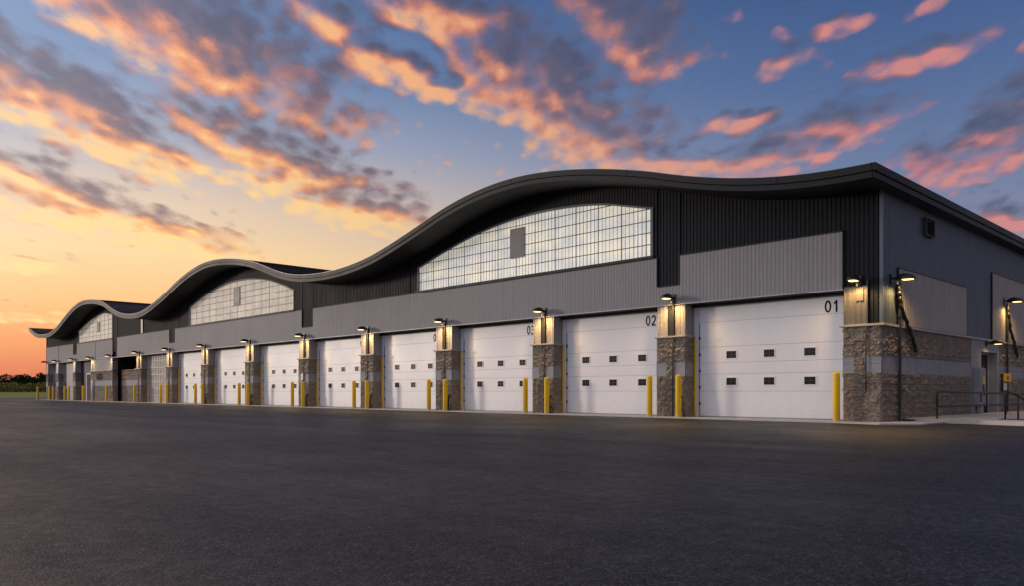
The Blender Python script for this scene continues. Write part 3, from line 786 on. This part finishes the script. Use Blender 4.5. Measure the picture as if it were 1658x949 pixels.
for i, xc in enumerate(PC):
    nm = ['between doors 01 and 02', 'between doors 02 and 03'][i] if i < 2 else 'of the gridded translucent door, at its left' if i == 8 else 'of the gridded translucent door, at its right' if i == 7 else None
    if i < 2: a, b_ = 'yellow bollard in front of the stone pier ' + nm, 'yellow bollard on the left of the stone pier ' + nm
    elif i >= 7: a, b_ = 'yellow bollard in front of the stone pier ' + nm, 'yellow bollard just left of the stone pier ' + nm
    else: a, b_ = 'yellow bollard in front of the %s stone pier left of door 01' % ORD[i], 'yellow bollard before the door left of the %s stone pier left of door 01' % ORD[i]
    if i == 8: b_ = 'yellow bollard at the stone pier between the gridded door and the dark open bay'
    if i < 8: bollard(xc + .62, -.42, a, i < 6)
    bollard(xc - (.70 if i < 8 else -.24), -.42, b_, i < 6)
bollard(-73.3, -.42, 'yellow bollard in front of the lettered stone wall', False)
bollard(-80.9, -.42, 'yellow bollard at the right of the far recessed entrance door', False)
bollard(-86.0, -.42, 'yellow bollard left of the far recessed entrance, on the pier side', False)
bollard(-87.6, -.42, 'yellow bollard before the far grey overhead door nearest the entrance', False)
bollard(-92.3, -.42, 'yellow bollard between the two far grey overhead doors', False)
bollard(-93.9, -.42, 'yellow bollard before the last grey overhead door', False)
bollard(-98.3, -.6, 'yellow bollard standing alone past the far left corner of the building', False)

# dark pipe stubs beside the pier bollards
mb = MB(); mb.tube([(0, .0, 0), (0, 0, .68), (.0, .03, .75), (0, .10, .78)], .045, 10); mb.tube([(.16, 0, 0), (.16, 0, .3)], .02, 8); STUB = mb.mesh('pipe_stub', M['black'])
for i, xc in enumerate(PC[:7]):
    o = link('pipe_stub', STUB, None, (xc + .50, -.12, ZA))
    lb = ['black pipe stub beside the bollard between doors 01 and 02', 'black pipe stub beside the bollard between doors 02 and 03'][i] if i < 2 else 'black pipe stub at the foot of the %s stone pier left of door 01' % ORD[i]
    tag(o, lb, 'pipe', 'pipe stubs at the piers')
# small white notice on the fifth pier
mb = MB(); mb.box(-.12, .12, -.012, .0, -.2, .2, 0); mb.box(-.05, .05, -.015, -.0125, -.1, .12, 1)
o = mb.build('notice', [M['jamb'], M['cabinet']], None, (PC[4] - .02, -.098, 1.95)); tag(o, 'small white notice on the fifth stone pier left of door 01', 'notice')

# ------------------------------------------------------------------ side-wall equipment
r = thing('electrical_cabinet', 'grey electrical cabinet with yellow warning sticker left of the steel door', 'electrical cabinet', (.1, 9.45, .5))
mb = MB(); mb.box(.0, .22, -.40, .42, .0, 1.42); mb.build('body', M['cabinet'], r, bevel=.015)
mb = MB(); mb.box(.222, .235, -.36, .38, .05, 1.37); d = mb.build('door', M['block'], r)
mb = MB(); mb.box(.236, .25, -.02, .22, .80, 1.08); mb.build('warning_sticker', M['yellow'], r)
mb = MB(); mb.tube([(.27, -.05, .78), (.27, .03, .35)], .02, 8); mb.box(.236, .27, -.34, -.28, .1, .5); mb.build('handle', M['black'], r)
mb = MB(); mb.box(.02, .16, .0, .36, -.37, -.003); mb.build('cable_duct', M['cabinet'], r)
r = thing('sign_panel', 'yellow sign with red and dark letters above a small white notice, right of steel door', 'sign', (.13, 12.95, .95))
mb = MB(); mb.box(.0, .05, -.10, .75, .05, .82); mb.build('backing', M['black'], r)
mb = MB(); mb.box(.052, .12, -.06, .88, .48, .82); s = mb.build('yellow_plate', M['yellow'], r, bevel=.01)
me = text_mesh('lettering', 'III', .26, M['red'], .006); o = link('lettering', me, s, (.124, .16, .56)); o.rotation_euler = (rad(90), 0, rad(90)); o.scale = (2.2, 1, 1)
mb = MB(); mb.box(.052, .06, .0, .5, .12, .42); mb.build('white_plate', M['jamb'], r)
# handrail along the ramp
def tubes(name, lines, mat, parent, r_): 
    mb = MB()
    for L in lines: mb.tube(L, r_, 10)
    return mb.build(name, mat, parent)
ZS = .13
r = thing('ramp_handrail', 'long grey pipe handrail with rounded end along the side ramp', 'handrail', (.95, 2.2, ZS))
zt, zm = .87, .45; Lr = 16.0; dz = -.14
tubes('top_rail', [[(0, 0, zm - .03), (0, -.0, zt - .09), (0, .03, zt - .03), (0, .1, zt), (0, Lr, zt + dz)]], M['rail'], r, .034)
tubes('middle_rail', [[(0, 0, zm + .02), (0, .02, zm - .03), (0, .09, zm - .055), (0, Lr, zm + dz * .9)]], M['rail'], r, .032)
for yy in (0.0, 8.0, 16.0): tubes('post', [[(0, yy, 0), (0, yy, zt + dz * yy / Lr - .03)]], M['rail'], r, .026)
mb = MB(); mb.box(-.08, .08, -.08, .08, 0, .012); mb.build('base_plate', M['rail'], r)
r = thing('step_handrail', 'short black handrail with curved end by the yellow sign', 'handrail', (2.75, 2.7, ZS))
tubes('rail', [[(0, 0, 0), (0, 0, .78), (.02, .02, .83), (.08, .05, .85), (.3, .2, .74), (.5, .34, .55), (.56, .38, .4), (.56, .38, 0)]], M['black'], r, .024)
tubes('post', [[(.3, .2, 0), (.3, .2, .72)]], M['black'], r, .024)
mb = MB(); mb.box(-.15, .75, -.15, .55, 0, .02); mb.build('base_plate', M['black'], r)
# low black wheel stop at the foot of the side wall
mb = MB(); mb.box(.16, .42, 1.4, 3.0, ZA, .10)
o = mb.build('rubber_mat', M['black'], bevel=.01); tag(o, 'low black rubber strip on the ground at the side wall foot', 'rubber strip')
# small hose bib on the side wall
mb = MB(); mb.tube([(.10, 1.55, 1.06), (.24, 1.55, 1.06), (.27, 1.55, 1.0), (.27, 1.55, .86)], .035, 8); mb.tube([(.2, 1.55, 1.06), (.2, 1.55, 1.16)], .03, 8)
o = mb.build('water_tap', M['steel']); tag(o, 'small metal water tap on the stone side wall near the downpipe', 'tap')

# ------------------------------------------------------------------ ground
def sheet(name, poly, z, mat, h=0):
    mb = MB(); mb.quad([(x, y, z) for x, y in poly])
    if h:
        n = len(poly)
        for i in range(n):
            a, b_ = poly[i], poly[(i + 1) % n]; mb.quad([(a[0], a[1], z - h), (b_[0], b_[1], z - h), (b_[0], b_[1], z), (a[0], a[1], z)])
    o = mb.build(name, mat); return tag(o, kind='structure')
# terrain rises gently to the west
nx = [-3000, -900, -420, -300, -200, -150, -128, -122, 300, 3000]; zz = [2.5, 2.0, 1.4, 1.0, .45, .12, -.02, -.02, -.02, -.02]
P = np.array([[(x, y, z) for y in (-3000, -600, -100, 0, 100, 600, 3000)] for x, z in zip(nx, zz)], float)
mb = MB(); mb.grid(P, smooth=True, flip=False); tag(mb.build('ground', M['grass']), kind='structure')
sheet('asphalt_yard', [(-124, -300), (140, -300), (140, 130), (-124, 130)], 0.0, M['asphalt'])
sheet('concrete_kerb', [(-127, -300), (-124.01, -300), (-124.01, 130), (-127, 130)], .12, M['conc'], .2)
sheet('concrete_apron', [(XL - .4, -.62), (-1.2, -.62), (.35, -1.0), (1.3, -.2), (1.35, 1.72), (.0, 1.8), (.0, .7), (XL - .4, .7)], ZA, M['conc'], .05)
sheet('raised_walk', [(.0, 1.85), (1.0, 1.75), (2.2, 1.6), (3.6, 1.1), (9, .8), (9, 22), (.0, 22)], ZS, M['conc'], .14)

# ------------------------------------------------------------------ far vegetation
def leaf_mass(name, clumps, mat, leaf, n, seed):
    rg = np.random.default_rng(seed); C_ = np.array(clumps)
    vol = C_[:, 3] * C_[:, 4] * C_[:, 5]; pr = vol ** .67; pr /= pr.sum()
    idx = rg.choice(len(C_), n, p=pr); d = rg.normal(size=(n, 3)); d /= np.linalg.norm(d, axis=1)[:, None]
    rad_ = rg.random(n) ** .35
    c = C_[idx, :3] + d * rad_[:, None] * C_[idx, 3:6]
    c[:, 2] = np.maximum(c[:, 2], .3)
    a = rg.normal(size=(n, 3)); a /= np.linalg.norm(a, axis=1)[:, None]; b_ = np.cross(a, rg.normal(size=(n, 3))); b_ /= np.linalg.norm(b_, axis=1)[:, None]
    s = leaf * (.6 + .8 * rg.random(n))[:, None]
    V = np.stack([c + a * s, c + b_ * s * .7, c - a * s, c - b_ * s * .7], 1).reshape(-1, 3)
    me = bpy.data.meshes.new(name); me.from_pydata(V.tolist(), [], np.arange(4 * n).reshape(-1, 4).tolist()); me.materials.append(mat); me.update()
    return link(name, me)
rg = np.random.default_rng(5)
cl = []
y = -230
while y < 330:
    h = 5.2 + 2.6 * rg.random() + .8 * math.sin(y * .05); x = -392 + rg.normal() * 9
    for k_ in range(7): cl.append((x + rg.normal() * 4, y + rg.normal() * 3.2, 1.2 + h * (.25 + .62 * rg.random()), 3.5, 3.2 + rg.random(), 1.9))
    for k_ in range(6): cl.append((x + 4 + rg.normal() * 3, y + rg.normal() * 3, 2.0 + 3.6 * rg.random(), 3.5, 3.8, 2.0))
    cl.append((x, y, 1.2 + h * .92, 2.4, 1.9, 1.5)); y += 5.5 + 4 * rg.random()
o = leaf_mass('treeline', cl, M['leaf'], .48, 170000, 1); tag(o, 'dark far-off line of woods behind the hedge at the left horizon', 'woods', kind='stuff')
cl = []
y = -200
while y < 260:
    cl.append((-282 + rg.normal() * 2, y, 2.4, 3., 2.4, 1.6 + .3 * rg.random())); cl.append((-280 + rg.normal(), y + .9, 1.7, 2.5, 2, 1.2)); y += 1.7
o = leaf_mass('shrub_belt', cl, M['shrub'], .26, 90000, 2); tag(o, 'olive green belt of shrubs between the lawn and the woods', 'shrubs', kind='stuff')

# ------------------------------------------------------------------ sky
SUN_AZ = 33.0; SUN_EL = 7.0
S = (-math.cos(rad(SUN_AZ)) * math.cos(rad(SUN_EL)), -math.sin(rad(SUN_AZ)) * math.cos(rad(SUN_EL)), math.sin(rad(SUN_EL)))
VR = (.6957, .7183, 0.0); VF = (-.7183, .6957, 0.0)      # compass frame the sky is described in: north-west = VF
world = bpy.data.worlds.new('World'); scene.world = world; world.use_nodes = True
t = NT(world.node_tree); t.n.clear()
def A_E(px, py):
    az = math.atan((px - 829) / 1270); el = math.atan((635 - py) / 1270 * math.cos(az)); return math.degrees(az), math.degrees(el)
# cloud banks: azimuth / elevation centre, half sizes in degrees, tilt
CL = [(330, 70, 300, 92, 20, 1), (110, 160, 220, 72, 22, 1), (10, 110, 130, 75, 15, .95), (225, 238, 160, 38, 6, .9), (355, 188, 55, 22, 8, .75),
      (455, 262, 230, 56, 16, 1), (590, 348, 135, 40, 10, .95), (130, 318, 260, 46, 17, 1), (310, 372, 110, 20, 6, .8), (20, 428, 110, 18, 8, .7), (90, 350, 140, 24, 14, .6),
      (520, 42, 105, 36, 14, .9), (730, 22, 200, 48, 8, .95), (620, 104, 112, 34, 10, .95), (890, 135, 230, 92, 24, 1.05), (1000, 55, 140, 78, 22, .95),
      (940, 205, 150, 44, 14, .9), (702, 148, 34, 18, 0, .8), (810, 110, 110, 40, 8, .9), (1060, 10, 34, 20, -10, .8), (1292, 48, 36, 18, 10, .62), (1282, 92, 56, 20, -14, .62), (1382, 36, 64, 20, -4, .62),
      (1490, 100, 110, 26, -10, .70), (1652, 92, 34, 24, -10, .62), (1540, 4, 26, 16, 0, .55), (1200, 192, 80, 22, -2, .75), (1320, 212, 135, 40, -8, .85), (1090, 262, 150, 28, 4, .7), (1230, 262, 140, 32, -4, .72),
      (1600, 232, 150, 56, -12, .95), (1648, 172, 90, 52, -12, .9), (1630, 352, 90, 28, 4, .8), (1560, 268, 50, 16, -4, .8), (60, 520, 120, 14, 3, .5), (430, 300, 80, 26, 12, .6)]
def cloud_group():
    g = bpy.data.node_groups.new('cloud_density', 'ShaderNodeTree')
    g.interface.new_socket('Dir', in_out='INPUT', socket_type='NodeSocketVector')
    g.interface.new_socket('Density', in_out='OUTPUT', socket_type='NodeSocketFloat')
    g.interface.new_socket('Raw', in_out='OUTPUT', socket_type='NodeSocketFloat')
    g.interface.new_socket('Mask', in_out='OUTPUT', socket_type='NodeSocketFloat')
    q = NT(g); gi = q.new('NodeGroupInput'); go = q.new('NodeGroupOutput')
    D = gi.outputs[0]
    r_ = q.vmath('DOT_PRODUCT', D, VR); f_ = q.vmath('DOT_PRODUCT', D, VF)
    sx = q.new('ShaderNodeSeparateXYZ'); q.put(sx.inputs[0], D); z = sx.outputs[2]
    az = q.math('MULTIPLY', q.math('ARCTAN2', r_, f_), 57.2958); el = q.math('MULTIPLY', q.math('ARCSINE', z), 57.2958)
    AE = q.comb(az, el, 0)
    # noise lives on a flat cloud deck, so it shrinks towards the horizon
    den = q.math('ADD', q.math('MAXIMUM', z, 0.0), .16)
    deck = q.comb(q.math('DIVIDE', r_, den), q.math('DIVIDE', f_, den), 0.0)
    mp = q.new('ShaderNodeMapping'); q.put(mp.inputs[0], deck); mp.inputs['Rotation'].default_value = (0, 0, rad(-18)); mp.inputs['Scale'].default_value = (1.0, .62, 1)
    deck = mp.outputs[0]
    warp = q.new('ShaderNodeTexNoise'); warp.inputs['Scale'].default_value = 2.2; warp.inputs['Detail'].default_value = 3; q.put(warp.inputs['Vector'], deck)
    wv = q.vmath('SUBTRACT', warp.outputs['Color'], (.5, .5, .5))
    AEw = q.vmath('ADD', AE, q.vmath('MULTIPLY', wv, (6.0, 2.4, 0)))
    deckw = q.vmath('ADD', deck, q.vmath('SCALE', wv, .22))
    m = None
    for px, py, a, b_, rot, amp in CL:
        c = A_E(px, py); sc = 57.3 / 1270 * math.cos(math.radians(c[0]))
        mp = q.new('ShaderNodeMapping', vector_type='TEXTURE'); q.put(mp.inputs[0], AEw)
        mp.inputs['Location'].default_value = (c[0], c[1], 0); mp.inputs['Rotation'].default_value = (0, 0, rad(-rot)); mp.inputs['Scale'].default_value = (a * sc * 1.25, b_ * sc * 1.25, 1)
        gr = q.new('ShaderNodeTexGradient', gradient_type='SPHERICAL'); q.put(gr.inputs[0], mp.outputs[0])
        v = q.math('MULTIPLY', gr.outputs['Fac'], amp)
        m = v if m is None else q.math('SMOOTH_MAX', m, v, .12)
    m = q.math('POWER', q.math('MAXIMUM', m, 0.0), .6)
    # scattered clouds overhead and behind, away from the described banks
    beh = q.math('MULTIPLY', q.ss(q.math('ABSOLUTE', az), 40, 60), q.ss(el, 4, 16)); beh = q.math('MULTIPLY', beh, .52)
    ovh = q.math('MULTIPLY', q.ss(el, 28, 36), .5)
    m = q.math('MAXIMUM', m, q.math('MAXIMUM', beh, ovh))
    shr = q.math('DIVIDE', 1.0, q.math('ADD', q.math('MULTIPLY', q.math('MAXIMUM', el, 0.0), .022), .62))
    cell = q.comb(q.math('MULTIPLY', q.math('MULTIPLY', az, .46), shr), q.math('MULTIPLY', q.math('MULTIPLY', el, 1.15), shr), 0.0)
    mp2 = q.new('ShaderNodeMapping'); q.put(mp2.inputs[0], cell); mp2.inputs['Rotation'].default_value = (0, 0, rad(10))
    cell = q.vmath('ADD', mp2.outputs[0], q.vmath('SCALE', wv, .5))
    n1 = q.noise(cell, 1.05, 6, .62)
    vo = q.new('ShaderNodeTexVoronoi', feature='SMOOTH_F1'); vo.inputs['Scale'].default_value = 1.6; vo.inputs['Smoothness'].default_value = .6
    q.put(vo.inputs['Vector'], q.vmath('ADD', cell, q.vmath('SCALE', wv, .5)))
    n = q.math('ADD', q.math('MULTIPLY', n1, .72), q.math('MULTIPLY', q.math('SUBTRACT', .62, vo.outputs['Distance']), .50))
    gate = q.math('MULTIPLY', q.math('SUBTRACT', 1.0, q.ss(m, .0, .42)), -.60)
    raw = q.math('ADD', q.math('ADD', m, gate), q.math('MULTIPLY', q.math('SUBTRACT', n, .365), 1.75))
    q.l.new(q.ss(raw, .22, 1.0), go.inputs[0]); q.l.new(raw, go.inputs[1]); q.l.new(m, go.inputs[2])
    return g
CG = cloud_group()
D = t.vmath('NORMALIZE', t.new('ShaderNodeTexCoord').outputs['Generated'])
def dens(v):
    n = t.new('ShaderNodeGroup'); n.node_tree = CG; t.put(n.inputs[0], v); return n.outputs[0], n.outputs[1], n.outputs[2]
d0, raw0, m0 = dens(D)
def toward(k): return tuple(-.5 * k * a + b_ * k for a, b_ in zip(VR, (0, 0, -.9)))
d1, raw1, m1 = dens(t.vmath('ADD', D, toward(.019)))
r_ = t.vmath('DOT_PRODUCT', D, VR); f_ = t.vmath('DOT_PRODUCT', D, VF)
sx = t.new('ShaderNodeSeparateXYZ'); t.put(sx.inputs[0], D); z = sx.outputs[2]
az = t.math('MULTIPLY', t.math('ARCTAN2', r_, f_), 57.2958)
glow = t.math('SUBTRACT', 1.0, t.ss(t.math('ABSOLUTE', t.math('ADD', az, 34)), 8, 62))
zz_ = t.math('MAXIMUM', z, 0.0)
gl = t.ramp(t.math('MULTIPLY', zz_, 2.0), [(0, lin(205, 110, 96)), (.05, lin(226, 124, 90)), (.12, lin(246, 158, 98)), (.20, lin(252, 192, 124)), (.32, lin(252, 212, 156)), (.44, lin(224, 198, 174)), (.58, lin(164, 168, 186)), (.72, lin(112, 136, 174)), (.90, lin(82, 112, 160)), (1.0, lin(66, 96, 148))])
aw = t.ramp(t.math('MULTIPLY', zz_, 2.0), [(0, lin(172, 142, 146)), (.2, lin(152, 140, 156)), (.35, lin(126, 130, 158)), (.5, lin(104, 120, 156)), (.7, lin(76, 100, 146)), (.9, lin(54, 80, 128)), (1.0, lin(46, 70, 118))])
sky = t.mix(glow, aw, gl)
# clouds: lower, sun-facing rims catch the light, the body stays dusky
near_rim = t.math('MULTIPLY', t.math('SUBTRACT', raw0, raw1), .66)
thin = t.math('SUBTRACT', 1.0, t.ss(raw0, .30, 1.20))
macro = t.math('MULTIPLY', t.math('SUBTRACT', m0, m1), 1.45)
lit = t.math('ADD', macro, t.math('ADD', near_rim, t.math('MULTIPLY', thin, .36)))
lit = t.lr(lit, -.26, .86, 0, 1)
lowf = t.ss(zz_, .42, .12)
cg = t.ramp(lit, [(0, lin(76, 74, 98)), (.30, lin(100, 84, 102)), (.50, lin(160, 105, 98)), (.70, lin(232, 142, 92)), (.92, lin(255, 186, 118))])
cgl = t.ramp(lit, [(0, lin(140, 112, 112)), (.30, lin(176, 124, 108)), (.50, lin(222, 146, 100)), (.70, lin(252, 180, 108)), (.92, lin(255, 220, 146))])
ca = t.ramp(lit, [(0, lin(74, 80, 110)), (.40, lin(92, 90, 116)), (.62, lin(132, 100, 116)), (.82, lin(186, 114, 116)), (1.0, lin(206, 132, 126))])
cc = t.mix(glow, ca, t.mix(lowf, cg, cgl))
alpha = t.math('MULTIPLY', d0, t.ss(z, .01, .08)); alpha = t.math('MULTIPLY', alpha, .94)
sky = t.mix(alpha, sky, cc)
# soft glow added to the unseen sky behind the viewer to light the facade
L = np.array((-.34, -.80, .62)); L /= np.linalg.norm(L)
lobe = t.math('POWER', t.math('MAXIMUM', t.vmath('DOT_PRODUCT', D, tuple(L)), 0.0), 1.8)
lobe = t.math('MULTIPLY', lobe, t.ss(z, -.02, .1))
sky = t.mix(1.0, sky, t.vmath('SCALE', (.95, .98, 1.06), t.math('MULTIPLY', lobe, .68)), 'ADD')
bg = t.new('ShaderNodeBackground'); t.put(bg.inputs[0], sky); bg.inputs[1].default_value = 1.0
nis = t.new('ShaderNodeTexSky', sky_type='NISHITA'); nis.sun_disc = False; nis.sun_elevation = rad(SUN_EL); nis.sun_rotation = math.atan2(S[0], S[1]) % (2 * math.pi)
bg2 = t.new('ShaderNodeBackground'); t.put(bg2.inputs[0], nis.outputs[0]); bg2.inputs[1].default_value = .012
ad = t.new('ShaderNodeAddShader'); t.l.new(bg.outputs[0], ad.inputs[0]); t.l.new(bg2.outputs[0], ad.inputs[1])
out = t.new('ShaderNodeOutputWorld'); t.l.new(ad.outputs[0], out.inputs[0])
world.cycles.sampling_method = 'MANUAL'; world.cycles.sample_map_resolution = 512

sd = bpy.data.lights.new('sun', 'SUN'); sd.energy = .95; sd.angle = rad(6.0); sd.color = (1, .84, .70)
so = bpy.data.objects.new('sun', sd); col.objects.link(so)
from mathutils import Vector
so.rotation_euler = Vector(S).to_track_quat('Z', 'Y').to_euler(); so.location = (-60, -40, 30)

# ------------------------------------------------------------------ camera
cd = bpy.data.cameras.new('camera'); cam = bpy.data.objects.new('camera', cd); col.objects.link(cam)
cam.location = (9.62, -25.37, 1.0)
cam.rotation_euler = Vector(VF).to_track_quat('-Z', 'Y').to_euler()
cd.sensor_width = 36; cd.lens = 1270 / 1658 * 36; cd.shift_y = (635 - 474.5) / 1658; cd.clip_end = 8000
scene.camera = cam
scene.view_settings.view_transform = 'Standard'; scene.view_settings.look = 'None'; scene.view_settings.exposure = 0; scene.view_settings.gamma = 1
scene.render.engine = 'CYCLES'
scene.cycles.use_denoising = True; scene.cycles.max_bounces = 6; scene.cycles.sample_clamp_indirect = 4
